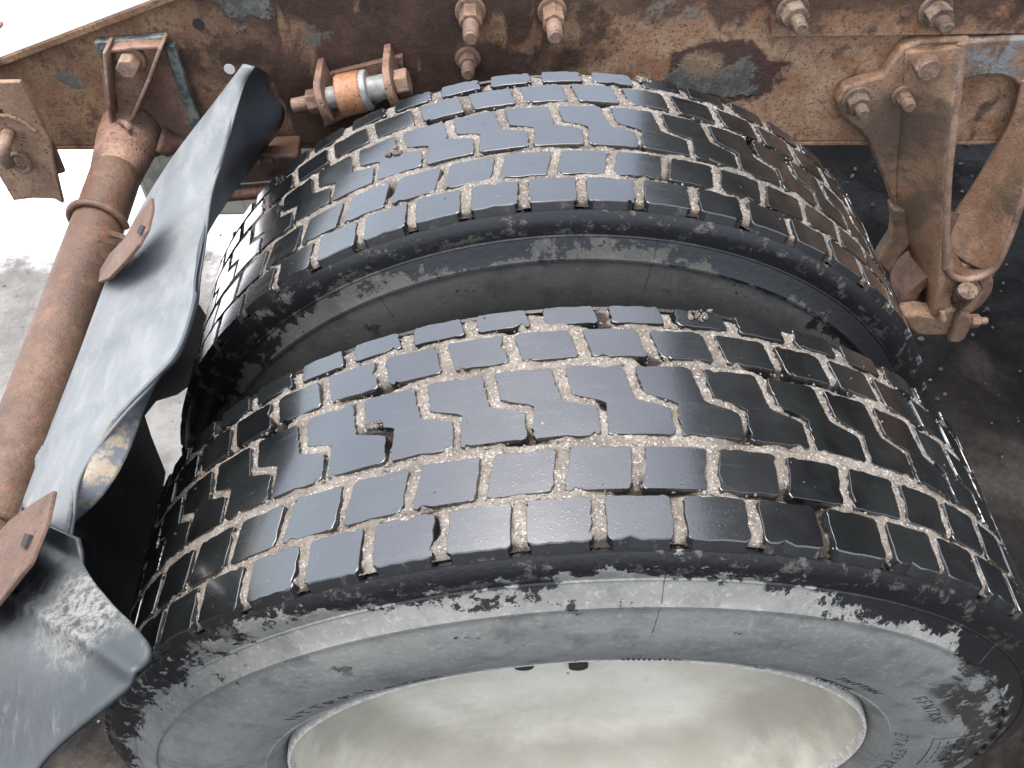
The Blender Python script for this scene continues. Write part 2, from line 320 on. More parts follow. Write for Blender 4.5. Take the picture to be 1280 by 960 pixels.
def make_guard():
    m = M('weathered_grey_plastic'); nz = m.sep(m.geo.outputs['Normal'])[2]
    sc = m.noise(38, 6, .7, m.scale(m.pos(), (1.0, .35, 1.0)), .3); big = m.noise(6, 6, .6)
    c = m.mix(m.ramp(big, .35, .65), (.118, .127, .130), (.145, .155, .157))
    dirt = m.mth('MULTIPLY', m.ramp(nz, .25, .8), m.ramp(sc, .42, .66)); c = m.mix(m.mth('MULTIPLY', dirt, .6), c, (.205, .214, .212))
    c = m.mix(m.ramp(m.noise(210, 3, .7), .67, .76), c, (.27, .27, .255))
    c = m.mix(m.mth('MULTIPLY', m.ramp(m.noise(80, 5, .8, m.scale(m.pos(), (1.2, .2, 1.2))), .64, .7), .35), c, (.34, .34, .33))
    for u, v, r_ in ((95, 725, .026), (55, 735, .02), (40, 640, .02)):
        c = m.mix(m.mth('MULTIPLY', m.mth('MULTIPLY', m.blob(tuple(Pr(u, v, .64)), r_, .01, .03, 30), m.ramp(m.noise(90, 6, .8), .42, .55)), .7), c, (.24, .215, .17))
    c = m.mix(m.mth('MULTIPLY', m.blob(tuple(Pr(248, 232, .62)), .006, .003, .006, 90), .85), c, (.05, .045, .04))
    c = m.mix(m.mth('MULTIPLY', m.blob(tuple(Pr(130, 760, .62)), .055, .02, .03, 30, None, (1, .8, 1)), m.ramp(m.noise(160, 5, .8), .45, .6)), c, (.27, .26, .225))
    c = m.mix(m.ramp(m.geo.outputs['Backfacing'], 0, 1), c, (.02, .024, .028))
    h = m.mth('ADD', sc, m.mth('MULTIPLY', m.noise(300, 4, .7), .3))
    return m.done(c, m.ramp(sc, .3, .7, .5, .65), m.bump(h, .25, .0016), spec=.28)
GUARD = make_guard()
m = M('scuffed_dark_plastic'); sc = m.noise(60, 8, .75, m.scale(m.pos(), (1.2, .5, 1.2)), .3); c = m.mix(m.ramp(m.noise(9, 6, .6), .35, .65), (.034, .039, .041), (.054, .06, .062)); c = m.mix(m.mth('MULTIPLY', m.ramp(sc, .55, .7), .35), c, (.16, .165, .16))
_b = m.mth('MULTIPLY', m.blob(tuple(Pr(118, 752, .62)), .040, .02, .03, 26), m.ramp(m.noise(170, 6, .8), .40, .58)); c = m.mix(m.mth('MULTIPLY', _b, .9), c, (.20, .195, .17))
_b = m.mth('MULTIPLY', m.blob(tuple(Pr(30, 742, .64)), .030, .01, .04, 40), m.ramp(m.noise(90, 6, .8), .42, .52)); c = m.mix(_b, c, (.02, .021, .022))
GUARD2 = m.done(c, m.ramp(sc, .4, .7, .36, .55), m.bump(m.mth('ADD', sc, m.mth('MULTIPLY', m.noise(260, 4, .7), .4)), .3, .0016), spec=.4)
m = M('shaded_edge_plastic'); c = m.mix(m.ramp(m.noise(14, 6, .6), .4, .65), (.042, .052, .062), (.065, .076, .084)); c = m.mix(m.mth('MULTIPLY', m.blob(tuple(Pr(150, 585, .61)), .05, .03, .05, 25), m.ramp(m.noise(45, 6, .8), .45, .58)), c, (.22, .17, .11)); GUARDIN = m.done(c, .42, m.bump(m.noise(120, 5), .15, .001))  # turned edge's shade put into a darker plastic colour
m = M('black_flap_rubber'); c = m.mix(m.ramp(m.noise(20, 6, .7), .5, .7), (.012, .012, .012), (.04, .037, .034)); BLACK = m.done(c, .45, m.bump(m.noise(60, 6), .3, .003))
m = M('old_gasket_rubber'); c = m.mix(m.ramp(m.noise(60, 6, .7), .42, .62), (.045, .06, .06), (.17, .175, .15)); GASK = m.done(c, .55, m.bump(m.noise(160, 6), .5, .002))
m = M('blocker_steel'); c = m.mix(m.ramp(m.noise(5, 6), .4, .6), (.02, .019, .018), (.035, .03, .028)); BLOCKER = m.done(c, .6, m.bump(m.noise(60), .2, .002))  # for the unseen shapes added to block light
def make_ground():
    m = M('wet_yard_ground'); x, y, z = m.sep(m.pos())[0:3]
    n1 = m.noise(1.6, 8, .62); n2 = m.noise(7, 9, .7); n3 = m.noise(42, 8, .75)
    mud = m.mix(m.ramp(n2, .38, .64), (.005, .004, .0035), (.020, .0155, .013)); mud = m.mix(m.ramp(m.mth('SUBTRACT', m.noise(3.2, 5, .55, None, .5), m.ramp(y, .95, 1.35, 0, .2)), .46, .66), mud, (.065, .056, .046))  # mud darkens further back: shade under the truck put into its colour
    mud = m.mix(m.mth('MULTIPLY', m.ramp(m.noise(15, 9, .8, m.scale(m.pos(), (.6, 1.6, 1)), 1.0), .64, .70), .6), mud, (.17, .15, .13))
    con = m.mix(m.ramp(n2, .35, .65), (.13, .124, .114), (.23, .222, .205)); con = m.mix(m.ramp(n3, .55, .75), con, (.075, .068, .06))
    snow = m.mix(m.ramp(n2, .3, .7), (.78, .78, .78), (.86, .86, .87))
    snow = m.mix(m.mth('MULTIPLY', m.ramp(m.noise(5, 6, .6), .60, .68), .6), snow, (.5, .48, .45))
    mud = m.mix(m.ramp(m.noise(60, 8, .8), .35, .7, .75, 0), mud, (.35, .3, .27), 'MULTIPLY')
    wob = m.mth('MULTIPLY', m.mth('SUBTRACT', n2, .5), .5)
    pale_side = m.mth('MULTIPLY', m.ramp(m.mth('ADD', x, wob), -.30, -.46), m.ramp(m.mth('ADD', y, wob), .46, .62))  # concrete and snow at the back left, mud elsewhere
    far = m.ramp(m.mth('ADD', y, m.mth('MULTIPLY', wob, 1.2)), 1.36, 1.62)
    c = m.mix(pale_side, mud, m.mix(far, con, snow))
    wet = m.mth('MULTIPLY', m.ramp(n1, .55, .45), m.mth('SUBTRACT', 1.0, pale_side))
    return m.done(c, m.ramp(wet, 0, 1, .9, .6), m.bump(m.mth('ADD', n2, m.mth('MULTIPLY', n3, .4)), .6, .03), spec=.2)
GROUND = make_ground()

# ------------------------------------------------------------------ ground
def ground():
    xs = np.concatenate([[-250, -60, -20, -8, -4], np.arange(-2.6, 2.61, .04), [4, 8, 20, 60, 250]])
    ys = np.concatenate([[-250, -60, -20, -6, -2], np.arange(-.8, 4.41, .04), [6, 10, 25, 70, 250]])
    vs = []
    r = np.random.default_rng(3); ph = r.uniform(0, 6.28, (12, 2)); fr = r.uniform(1.5, 16, (12, 2)) * np.sign(r.uniform(-1, 1, (12, 2)))
    for yy in ys:
        for xx in xs:
            h = sum(math.sin(fr[k, 0] * xx + fr[k, 1] * yy + ph[k, 0]) * .022 / (1 + abs(fr[k, 0]) + abs(fr[k, 1])) for k in range(12)) if abs(xx) < 3 and -1 < yy < 4.5 else 0
            d = min(math.hypot(xx, (yy - .1) * .5), math.hypot(xx, (yy - .5) * .5))
            vs.append((xx, yy, h * min(1, max(0, d - .15) * 3) - .004))
    n = len(xs); fs = [[j * n + i, j * n + i + 1, (j + 1) * n + i + 1, (j + 1) * n + i] for j in range(len(ys) - 1) for i in range(n - 1)]
    return tag(link('ground', pyd('ground', vs, fs), GROUND, None, 60), kind='structure')
ground()
def ico(rad, seed):
    bm = bmesh.new(); bmesh.ops.create_icosphere(bm, subdivisions=1, radius=1.0); r = random.Random(seed)
    vs = [tuple(v.co * r.uniform(.65, 1.15)) for v in bm.verts]; fs = [[v.index for v in f.verts] for f in bm.faces]; bm.free(); return np.array(vs), fs
ICO = [ico(1, s) for s in range(6)]
def scatter(name, items, m, parent=None, kind='stuff'):
    vs, fs = [], []; o = 0; r = random.Random(5)
    for p, s in items:
        V_, F_ = ICO[r.randrange(6)]; q = Quaternion((r.random(), r.random(), r.random(), r.random())).normalized().to_matrix()
        A = (V_ * np.array([s, s * r.uniform(.7, 1.2), s * r.uniform(.6, 1)])) @ np.array(q) + np.array(p)
        vs.extend(map(tuple, A)); fs.extend([[a + o for a in f] for f in F_]); o += len(V_)
    return link(name, pyd(name, vs, fs), m, parent, None, kind)
stones = []
for k in range(2600):
    xx, yy = random.uniform(-2.2, 2.2), random.uniform(-.2, 3)
    if abs(xx) < .25 and yy < .7: continue
    stones.append(((xx, yy, random.uniform(-.003, .002)), random.choice([.002, .003, .003, .005, .008]) * random.uniform(.7, 1.3)))
m = M('yard_gravel'); oc = m.noise(12, 2); c = m.mix(m.ramp(oc, .4, .6), (.05, .042, .034), (.16, .145, .125)); STONE = m.done(c, .8, m.bump(m.noise(200), .5, .002))
scatter('gravel', stones, STONE)

# ------------------------------------------------------------------ wheels
R0 = 0.52; WID = 0.236; NP = 55; DL = 2 * PI / NP
def sm(a, b, t): t = min(1, max(0, (t - a) / (b - a))); return t * t * (3 - 2 * t)
def lerp(a, b, t): return a + (b - a) * t
ROWS = [   # y from, y to, left(y01), right(y01) in pitches
    (.0015, .0385, lambda t: lerp(-.25, -.22, t), lambda t: lerp(.57, .60, t)),
    (.0440, .0835, lambda t: lerp(.27, .40, t), lambda t: lerp(1.12, 1.22, t)),
    (.0945, .1660, lambda t: lerp(.915, .955, t / .5) if t < .44 else lerp(lerp(.95, .49, sm(.44, .60, t)), .43, max(0, (t - .6) / .4)), 
                   lambda t: 1.835 if t < .36 else lerp(lerp(1.835, 1.35, sm(.36, .52, t)), 1.24, max(0, (t - .52) / .48))),
    (.1755, .2075, lambda t: lerp(-.15, -.27, t), lambda t: lerp(.65, .545, t)),
    (.2150, .2355, lambda t: lerp(.19, .18, t), lambda t: lerp(1.00, .93, t)),
]
def block_mesh(ri, var):
    y0, y1, Lf, Rf = ROWS[ri]; r = random.Random(ri * 31 + var); H = y1 - y0
    dj = [0, .0006, .0018, .0036]
    if ri == 2: inner = list(np.linspace(.008, H - .008, 22))
    else: inner = list(np.linspace(.0065, H - .0065, 4))
    yy = dj + inner + [H - d for d in reversed(dj)]; nj = len(yy)
    uu = [0, .03, .12, .3, .5, .7, .88, .97, 1]; ni = len(uu)
    # worn, nibbled edges: a smooth random wobble plus the odd torn notch
    jl = [r.gauss(0, .00045) for _ in yy]; jr = [r.gauss(0, .00045) for _ in yy]
    jb = [r.gauss(0, .0004) for _ in uu]; jt = [r.gauss(0, .0004) for _ in uu]
    if r.random() < .6: jb[r.randrange(1, ni - 1)] += r.uniform(.0008, .0034)
    if r.random() < .5: jt[r.randrange(2, ni - 2)] -= r.uniform(.0008, .0022)
    if r.random() < .45: jr[r.randrange(3, nj - 3)] -= r.uniform(.001, .0032)
    if r.random() < .25: jl[r.randrange(3, nj - 3)] += r.uniform(.001, .003)
    dh = [r.uniform(-.00015, .00012) for _ in range(4)]
    sp = DL * R0
    def pt(i, j, inset, h, shoulder=0.0):
        t = yy[j] / H; y = y0 + yy[j]; e = min(yy[j], H - yy[j]); rc = .0034
        rnd = rc - math.sqrt(max(0, rc * rc - (rc - min(e, rc))**2)) if e < rc else 0
        L = Lf(t) * sp + rnd + inset + jl[j]; Rr = Rf(t) * sp - rnd - inset + jr[j]
        s = L + (Rr - L) * uu[i]
        js = .25 if shoulder > .003 else 1
        y += (inset + jb[i] * js) * (1 - t) ** 6 - (inset - jt[i] * js) * t ** 6
        a = s / R0; hh = R0 + h + lerp(lerp(dh[0], dh[1], uu[i]), lerp(dh[2], dh[3], uu[i]), t)
        if ri == 0 and j == 0 and shoulder: y -= shoulder
        if ri == 4 and j == nj - 1 and shoulder: y += shoulder
        return (hh * math.sin(a), y, hh * math.cos(a))
    vs = [pt(i, j, .0006, 0) for j in range(nj) for i in range(ni)]
    fs = [[j * ni + i, j * ni + i + 1, (j + 1) * ni + i + 1, (j + 1) * ni + i] for j in range(nj - 1) for i in range(ni - 1)]
    ring = [(i, 0) for i in range(ni)] + [(ni - 1, j) for j in range(1, nj)] + [(i, nj - 1) for i in range(ni - 2, -1, -1)] + [(0, j) for j in range(nj - 2, 0, -1)]
    prev = [j * ni + i for i, j in ring]
    for inset, h, sh in ((.0003, -.0002, 0), (0, -.0009, .0004), (-.0006, -.0165, .0092)):
        base = len(vs); vs += [pt(i, j, inset, h, sh) for i, j in ring]; cur = list(range(base, base + len(ring))); n = len(ring)
        fs += [[prev[k], cur[k], cur[(k + 1) % n], prev[(k + 1) % n]] for k in range(n)]; prev = cur
    me = pyd('tread_block', vs, fs); bm = bmesh.new(); bm.from_mesh(me); bm.faces.ensure_lookup_table()
    if ri in (0, 4):
        for k, f in enumerate(bm.faces):
            if k >= len(fs) - n: f.material_index = 1
    bmesh.ops.recalc_face_normals(bm, faces=bm.faces)
    f0 = bm.faces[:][0]
    if f0.normal.dot(f0.calc_center_median() * Vector((1, 0, 1))) < 0: bmesh.ops.reverse_faces(bm, faces=bm.faces)
    bm.to_mesh(me); bm.free(); return me
NVAR = 10
m = M('dull_shoulder_rubber'); c = m.mix(m.ramp(m.noise(60, 8, .75), .55, .66), (.009, .009, .009), (.065, .058, .05)); c = m.mix(m.ramp(m.noise(18, 5, .6), .38, .58), (.009, .009, .0095), c); SHOULD = m.done(c, .55, m.bump(m.noise(150, 6, .7), .4, .0015), spec=.3)
BL = [[block_mesh(ri, v) for v in range(NVAR)] for ri in range(5)]
def vnoise(x, y, seed):
    r = np.random.default_rng(seed); g = r.random((512, 512)); xi = np.floor(x).astype(int); yi = np.floor(y).astype(int); fx = x - xi; fy = y - yi
    fx = fx * fx * (3 - 2 * fx); fy = fy * fy * (3 - 2 * fy)
    a = g[xi % 512, yi % 512]; b = g[(xi + 1) % 512, yi % 512]; c = g[xi % 512, (yi + 1) % 512]; d = g[(xi + 1) % 512, (yi + 1) % 512]
    return (a * (1 - fx) + b * fx) * (1 - fy) + (c * (1 - fx) + d * fx) * fy - .5
GR = [.0412, .089, .171, .2113]     # centre lines of the grooves that run round the tyre
ROWS_ = None
def groove_grit(phase, seed, yo):
    s = np.arange(-105 * PI / 180 * R0, 105 * PI / 180 * R0, .0021); y = np.arange(.0005, WID - .0003, .0017)
    SS, YY = np.meshgrid(s, y, indexing='ij')
    n = vnoise(SS * 60, YY * 60, seed) * .0042 + vnoise(SS * 240, YY * 240, seed + 1) * .0020 + vnoise(SS * 700, YY * 700, seed + 2) * .0014
    h = -.0016 + n * .85
    hole = vnoise(SS * 26, YY * 40, seed + 3)
    for g, wd in ((.0412, .0015), (.089, .004), (.171, .0035), (.2113, .0025)):     # grit has shrunk from the wall of the blocks beyond the groove
        dip = np.clip(1 - np.abs(YY - (g + wd)) / .0028, 0, 1); h -= dip * .007 * np.clip(.35 + hole * 1.6, 0, 1)
    h -= np.clip(hole - .27, 0, .2) * .05
    sp_ = DL * R0
    for y0, y1, Lf, Rf in ROWS:        # grit stands a little clear of the block walls
        t = np.clip((y - y0) / (y1 - y0), 0, 1); Lv = np.array([Lf(q) for q in t]) + phase; Wv = np.array([Rf(q) - Lf(q) for q in t])
        fr = ((SS / sp_ - Lv[None]) % 1.0); gl = (fr - Wv[None]) * sp_; gr_ = (1 - fr) * sp_
        inrow = ((YY > y0 - .001) & (YY < y1 + .001))
        d1 = np.clip(1 - np.abs(gl - .0006) / .0021, 0, 1); d2 = np.clip(1 - np.abs(gr_ - .0004) / .0016, 0, 1)
        side_ = np.clip(.55 - SS * 1.6 + hole, .15, 1.2)
        h -= inrow * (d1 * .0042 * side_ + d2 * .0024 * np.clip(1.1 - side_ + .3, .1, 1))
    h -= np.clip((.010 - YY) / .010, 0, 1) * .006 + np.clip((YY - WID + .008) / .008, 0, 1) * .006
    rr = R0 + np.minimum(h, -.0005); A = SS / R0
    X = rr * np.sin(A); Z = rr * np.cos(A)
    vs = np.stack([X, YY + yo, Z + R0], -1).reshape(-1, 3); ni, nj = len(s), len(y)
    idx = (np.arange(ni - 1)[:, None] * nj + np.arange(nj - 1)[None]).ravel()
    fs = np.stack([idx, idx + 1, idx + nj + 1, idx + nj], 1)
    me = bpy.data.meshes.new('groove_grit'); me.vertices.add(len(vs)); me.vertices.foreach_set('co', vs.ravel()); me.loops.add(fs.size); me.loops.foreach_set('vertex_index', fs.ravel())
    me.polygons.add(len(fs)); me.polygons.foreach_set('loop_start', np.arange(0, fs.size, 4)); me.polygons.foreach_set('loop_total', np.full(len(fs), 4)); me.update(calc_edges=True)
    me.flip_normals(); return me
SIDEP = [(.5115, -.0022), (.5125, -.0050), (.5060, -.0104), (.4975, -.0126), (.4880, -.0135), (.4868, -.0148), (.4855, -.0142), (.4780, -.0190), (.4700, -.0240), (.4668, -.0268), (.4640, -.0270), (.4625, -.0245), (.4550, -.0270), (.4400, -.0305), (.4200, -.0325), (.4000, -.0325), (.3800, -.0300), (.3650, -.0260), (.3540, -.0215), (.3520, -.0225), (.3500, -.0205), (.3430, -.0150), (.3380, -.0090), (.3340, -.0020), (.3300, .0100)]
def wheel(yo, phase, label, seed, near):
    T = thing('truck_wheel', label, 'wheel', (0, yo, 0.0), 'paired truck wheels on one axle')
    prof = [(r, y) for r, y in reversed(SIDEP)] + [(.505, .000), (.507, .004)] + [(.507, .02), (.507, WID - .02)] + [(.507, WID - .004), (.505, WID)] + [(r, WID - y) for r, y in SIDEP]
    vs, fs = [], []; n = len(prof); seg = 260
    for k in range(seg):
        a = 2 * PI * k / seg
        for r, y in prof:
            vs.append((r * math.sin(a), y, r * math.cos(a)))
    for k in range(seg):
        k2 = (k + 1) % seg
        fs += [[k * n + i, k * n + i + 1, k2 * n + i + 1, k2 * n + i] for i in range(n - 1)]
    me = pyd('tyre', vs, fs); bm = bmesh.new(); bm.from_mesh(me); bmesh.ops.recalc_face_normals(bm, faces=bm.faces); bm.to_mesh(me); bm.free()
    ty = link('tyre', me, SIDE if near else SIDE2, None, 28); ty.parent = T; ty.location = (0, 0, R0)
    for ri in range(5):
        for k in range(NP):
            a = (k + phase) * DL
            o = bpy.data.objects.new('tread_block', BL[ri][(k * 5 + ri * 3 + seed + (k // 7)) % NVAR]); COL.objects.link(o); o.parent = ty
            o.rotation_euler = (0, a, 0)
    g = groove_grit(phase, seed * 10, yo); gi = link('groove_grit', g, GRIT, None, None, 'stuff'); g.shade_smooth()
    gi.parent = ty; gi.matrix_parent_inverse = Matrix.Translation((0, -yo, -R0))
    r = random.Random(seed); it = []
    for k in range(1500):
        a = r.uniform(-85, 85) * PI / 180; q = r.random()
        if q < .66: y = r.choice(GR) + r.gauss(0, .0035); h = -.002
        elif q < .9: y = r.uniform(.002, WID - .002); h = -.0015; 
        elif q < .96: y = r.uniform(.003, WID - .003); h = .0004
        else: y = -r.uniform(.001, .006); h = -.012 + y * 1.2
        sz = r.choice([.0006, .0008, .0010, .0014, .0019]) * r.uniform(.7, 1.2) * (.55 if h > 0 else 1)
        rr = R0 + h; it.append(((rr * math.sin(a), y, rr * math.cos(a)), sz))
    # crumbs squeezed out on the shoulder below each cross groove
    for k in range(NP):
        a = (k + phase + .665) * DL
        if math.cos(a) < -.1: continue
        for q in range(9): y = r.uniform(-.008, .004); rr = .5085 + r.uniform(-.004, .004) + y * .6; b = a + r.gauss(0, .008); it.append(((rr * math.sin(b), y, rr * math.cos(b)), r.uniform(.0008, .0024)))
    for k, (aa, yy) in enumerate((((-3.4) * DL, .1345), (1.55 * DL, .229))):
        for q in range(26): b = aa + r.gauss(0, .009); it.append((((R0 + .001) * math.sin(b), yy + r.gauss(0, .0028), (R0 + .001) * math.cos(b)), r.uniform(.0012, .003)))
    so = scatter('loose_grit', it, GRIT); so.parent = ty
    # rim
    rim_prof = [(.3315, .020), (.3318, .000), (.3312, -.0115), (.3298, -.0140), (.3282, -.0142), (.3266, -.0115), (.3250, -.0040)]
    lp = link('rim_lip', lathe_mesh('rim_lip', rim_prof, 260), LIP, None, 35); lp.parent = T; lp.location = (0, 0, R0)
    bar = [(.3250, -.0040), (.3215, .008), (.3150, .022), (.308, .038), (.296, .054), (.278, .068), (.25, .080), (.21, .089), (.16, .094), (.10, .096), (.05, .097), (.002, .0975)]
    dk = link('rim', lathe_mesh('rim', bar, 260), RIM, None, 60); dk.parent = T; dk.location = (0, 0, R0); lp.parent = dk; lp.location = (0, 0, 0)
    if near:
        for u, rx in ((655, .013), (723, .013)):
            q = P(u, 832, y=.093); n_ = []
            c0 = Vector((q.x, .0955, q.z)); h = link('bolt_hole', rod_mesh('bolt_hole', [(Vector((0, .003, 0)), .012), (Vector((0, -.0035, 0)), .012)], 28), DARK, None, 40)
            h.parent = dk; h.location = (c0.x, .0945, q.z - R0)
    return T, ty
def lathe_mesh(name, prof, seg):
    vs, fs = [], []; n = len(prof)
    for k in range(seg):
        a = 2 * PI * k / seg; vs += [(r * math.sin(a), y, r * math.cos(a)) for r, y in prof]
    for k in range(seg):
        k2 = (k + 1) % seg; fs += [[k * n + i, k2 * n + i, k2 * n + i + 1, k * n + i + 1] for i in range(n - 1)]
    me = pyd(name, vs, fs); bm = bmesh.new(); bm.from_mesh(me); bmesh.ops.recalc_face_normals(bm, faces=bm.faces); bm.to_mesh(me); bm.free(); return me
for col_ in BL:
    for me in col_: me.materials.append(RUBBER); me.materials.append(SHOULD); me.shade_smooth(); me.set_sharp_from_angle(angle=math.radians(22))
W1, TY1 = wheel(0.0, 0.0, 'front dual truck wheel with cream rim and gritty worn tread', 1, True)
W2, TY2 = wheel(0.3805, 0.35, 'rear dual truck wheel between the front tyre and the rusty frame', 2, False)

def side_pt(a, r, yo=0.0, lift=0.0):
    for (r0, y0), (r1, y1) in zip(SIDEP, SIDEP[1:]):
        if r1 <= r <= r0: y = y0 + (y1 - y0) * (r0 - r) / max(1e-6, r0 - r1); break
    else: y = -.02
    return Vector((r * math.sin(a), yo + y - lift, R0 + r * math.cos(a)))
def seam_lines(ty, yo, seed, angs):
    """fine raised moulding seams that run from the shoulder towards the bead"""
    vs, fs = [], []
    def strip(pts, wd):
        b = len(vs); n = len(pts)
        for i, (a, r) in enumerate(pts):
            p = side_pt(a, r, yo, .0); q = side_pt(a, r, yo, .0007)
            a2, r2 = pts[min(i + 1, n - 1)]; a1, r1 = pts[max(0, i - 1)]; dt = Vector(((a2 - a1) * r, (r2 - r1))).normalized()
            t = wd / 2
            for sg, pp in ((-1, 0), (0, 1), (1, 0)):
                aa = a - sg * dt.y * t / r; rr = r + sg * dt.x * t; vs.append(side_pt(aa, rr, yo, (.0007 if wd > .00105 else .0004) if pp else -.0003))
        for i in range(n - 1):
            for k in range(2): fs.append([b + i * 3 + k, b + i * 3 + k + 1, b + (i + 1) * 3 + k + 1, b + (i + 1) * 3 + k])
    return vs, fs, strip
for ty, yo, angs, near in ((TY1, 0.0, [.06, .80], True), (TY2, .3805, [-.47, .165], False)):
    for a in angs:
        vs, fs, strip = seam_lines(ty, yo, 1, angs); strip([(a, r) for r in np.linspace(.496, .43 if a < .5 else .468, 16)], .0010)
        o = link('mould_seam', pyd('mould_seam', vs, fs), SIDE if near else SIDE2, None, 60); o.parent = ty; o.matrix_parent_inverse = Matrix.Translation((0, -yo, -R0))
    if near:
        # raised outlines and the worn, illegible raised characters of the sidewall
        vs, fs, strip = seam_lines(ty, yo, 1, angs)
        def arc(a0, a1, r0, r1=None, wd=.0011, n=24): strip([(lerp(a0, a1, t), lerp(r0, r1 if r1 else r0, t)) for t in np.linspace(0, 1, n)], wd)
        arc(-.075, .38, .3545, wd=.001); arc(-.075, -.085, .3545, .345); arc(.38, .43, .3545, .348); arc(.15, .42, .347, .352, .0014)
        # boxed table
        arc(1.245, 1.245 + .25, .437, wd=.0014); arc(1.245, 1.5, .394, wd=.0014); arc(1.245, 1.2452, .437, .394, .0014)
        for rr in (.428, .419, .410, .402):
            for k in range(5): arc(1.27 + k * .045, 1.27 + k * .045 + .03, rr, wd=.0012, n=4)
        o = link('raised_outline', pyd('raised_outline', vs, fs), SIDE, None, 60, 'stuff'); o.parent = ty; o.matrix_parent_inverse = Matrix.Translation((0, -yo, -R0))
        vs, fs, strip = seam_lines(ty, yo, 1, angs); r = random.Random(11)
        def word(a0, rb, hgt, n, sp_):
            for k in range(n):
                a = a0 + k * sp_; wd_ = sp_ * .62
                st_ = r.choice([((0, 0, 0, 1), (0, 1, 1, 1), (0, .5, .8, .5), (0, 0, 1, 0)), ((0, 0, 0, 1), (0, 1, 1, 1), (0, .5, .8, .5)), ((0, 0, .5, 1), (.5, 1, 1, 0), (.25, .5, .75, .5)), ((0, 1, 1, 1), (.5, 0, .5, 1)), ((0, 0, 0, 1), (0, 1, 1, 0), (1, 0, 1, 1)), ((0, 0, 0, 1), (0, 1, 1, .75), (1, .75, 0, .5), (0, .5, 1, 0))])
                for x0, y0, x1, y1 in st_: strip([(lerp(a + x0 * wd_, a + x1 * wd_, t), lerp(rb + y0 * hgt, rb + y1 * hgt, t)) for t in (0, .5, 1)], .0014)
        word(.60, .3705, .009, 6, .032); word(.86, .394, .012, 7, .037); word(1.22, .358, .011, 3, .045); word(1.38, .362, .011, 6, .04); word(-.86, .372, .012, 6, .05); word(-.55, .362, .008, 4, .04); word(.035, .3508, .0024, 12, .013); word(.60, .352, .006, 8, .02)
        o = link('raised_lettering', pyd('raised_lettering', vs, fs), SIDE, None, 60, 'stuff'); o.parent = ty; o.matrix_parent_inverse = Matrix.Translation((0, -yo, -R0))

# ------------------------------------------------------------------ frame rail
YF = 0.80
FR = thing('frame_rail', 'long rusty steel chassis rail behind the tyres, with flaking paint and studs', 'chassis rail', tuple(P(640, 180, y=YF)))
xr = 3.4; zb = P(1000, 177, y=YF).z
tl, tr = P(0, 81, y=YF), P(215, 0, y=YF); sl = (tr.z - tl.z) / (tr.x - tl.x)
xe = -.93; topL = tl.z + (xe - tl.x) * sl; ztop = P(640, 0, y=YF).z + .07; xk = tr.x + (ztop - tr.z) / sl
botL = zb - .0
out = [(xe, botL), (xr, zb), (xr, ztop), (xk, ztop), (xe, topL)]
def poly_prism(name, pts, y, depth, m, parent, bev=.002):
    n = len(pts); vs = [(x, y, z) for x, z in pts] + [(x, y + depth, z) for x, z in pts]
    fs = [list(range(n)), list(range(2 * n - 1, n - 1, -1))] + [[i, i + n, (i + 1) % n + n, (i + 1) % n] for i in range(n)]
    me = pyd(name, vs, fs); bm = bmesh.new(); bm.from_mesh(me); bmesh.ops.recalc_face_normals(bm, faces=bm.faces); bm.to_mesh(me); bm.free()
    o = link(name, me, m, parent, 40); return bevel(o, bev) if bev else o
# the rail's left end is cut off obliquely beyond the picture edge
poly_prism('web', out, YF, .009, FRAME, FR)
# top flange, its front lip proud of the web, paler on top
lip = .012
def bar3(name, a, b, y0, y1, th, m, parent):
    vs = []
    for (x, z) in (a, b):
        for y in (y0, y1):
            for dz in (0, th): vs.append((x, y, z + dz))
    fs = [[0, 1, 3, 2], [4, 6, 7, 5], [0, 4, 5, 1], [2, 3, 7, 6], [1, 5, 7, 3], [0, 2, 6, 4]]
    me = pyd(name, vs, fs); bm = bmesh.new(); bm.from_mesh(me); bmesh.ops.recalc_face_normals(bm, faces=bm.faces); bm.to_mesh(me); bm.free()
    return bevel(link(name, me, m, parent, 40), .0025, 3)
bar3('top_flange_edge', (xe, topL + .001), (xk, ztop + .001), YF - lip, YF + .012, .012, FRAME, FR)
bar3('top_flange', (xe, topL + .0125), (xk, ztop + .0125), YF - lip + .001, YF + .085, .002, PALETOP, FR)
bar3('bottom_flange', (xe + .02, zb - .0085), (xr, zb - .0085), YF + .0005, YF + .08, .008, FRAME, FR)
# reinforcing plate at the upper right
prism('reinforcing_plate', [(965, -40), (964, 47), (1120, 45), (1400, 40), (1400, -60)], YF - .015, .0115, FRAME, FR, .0015)
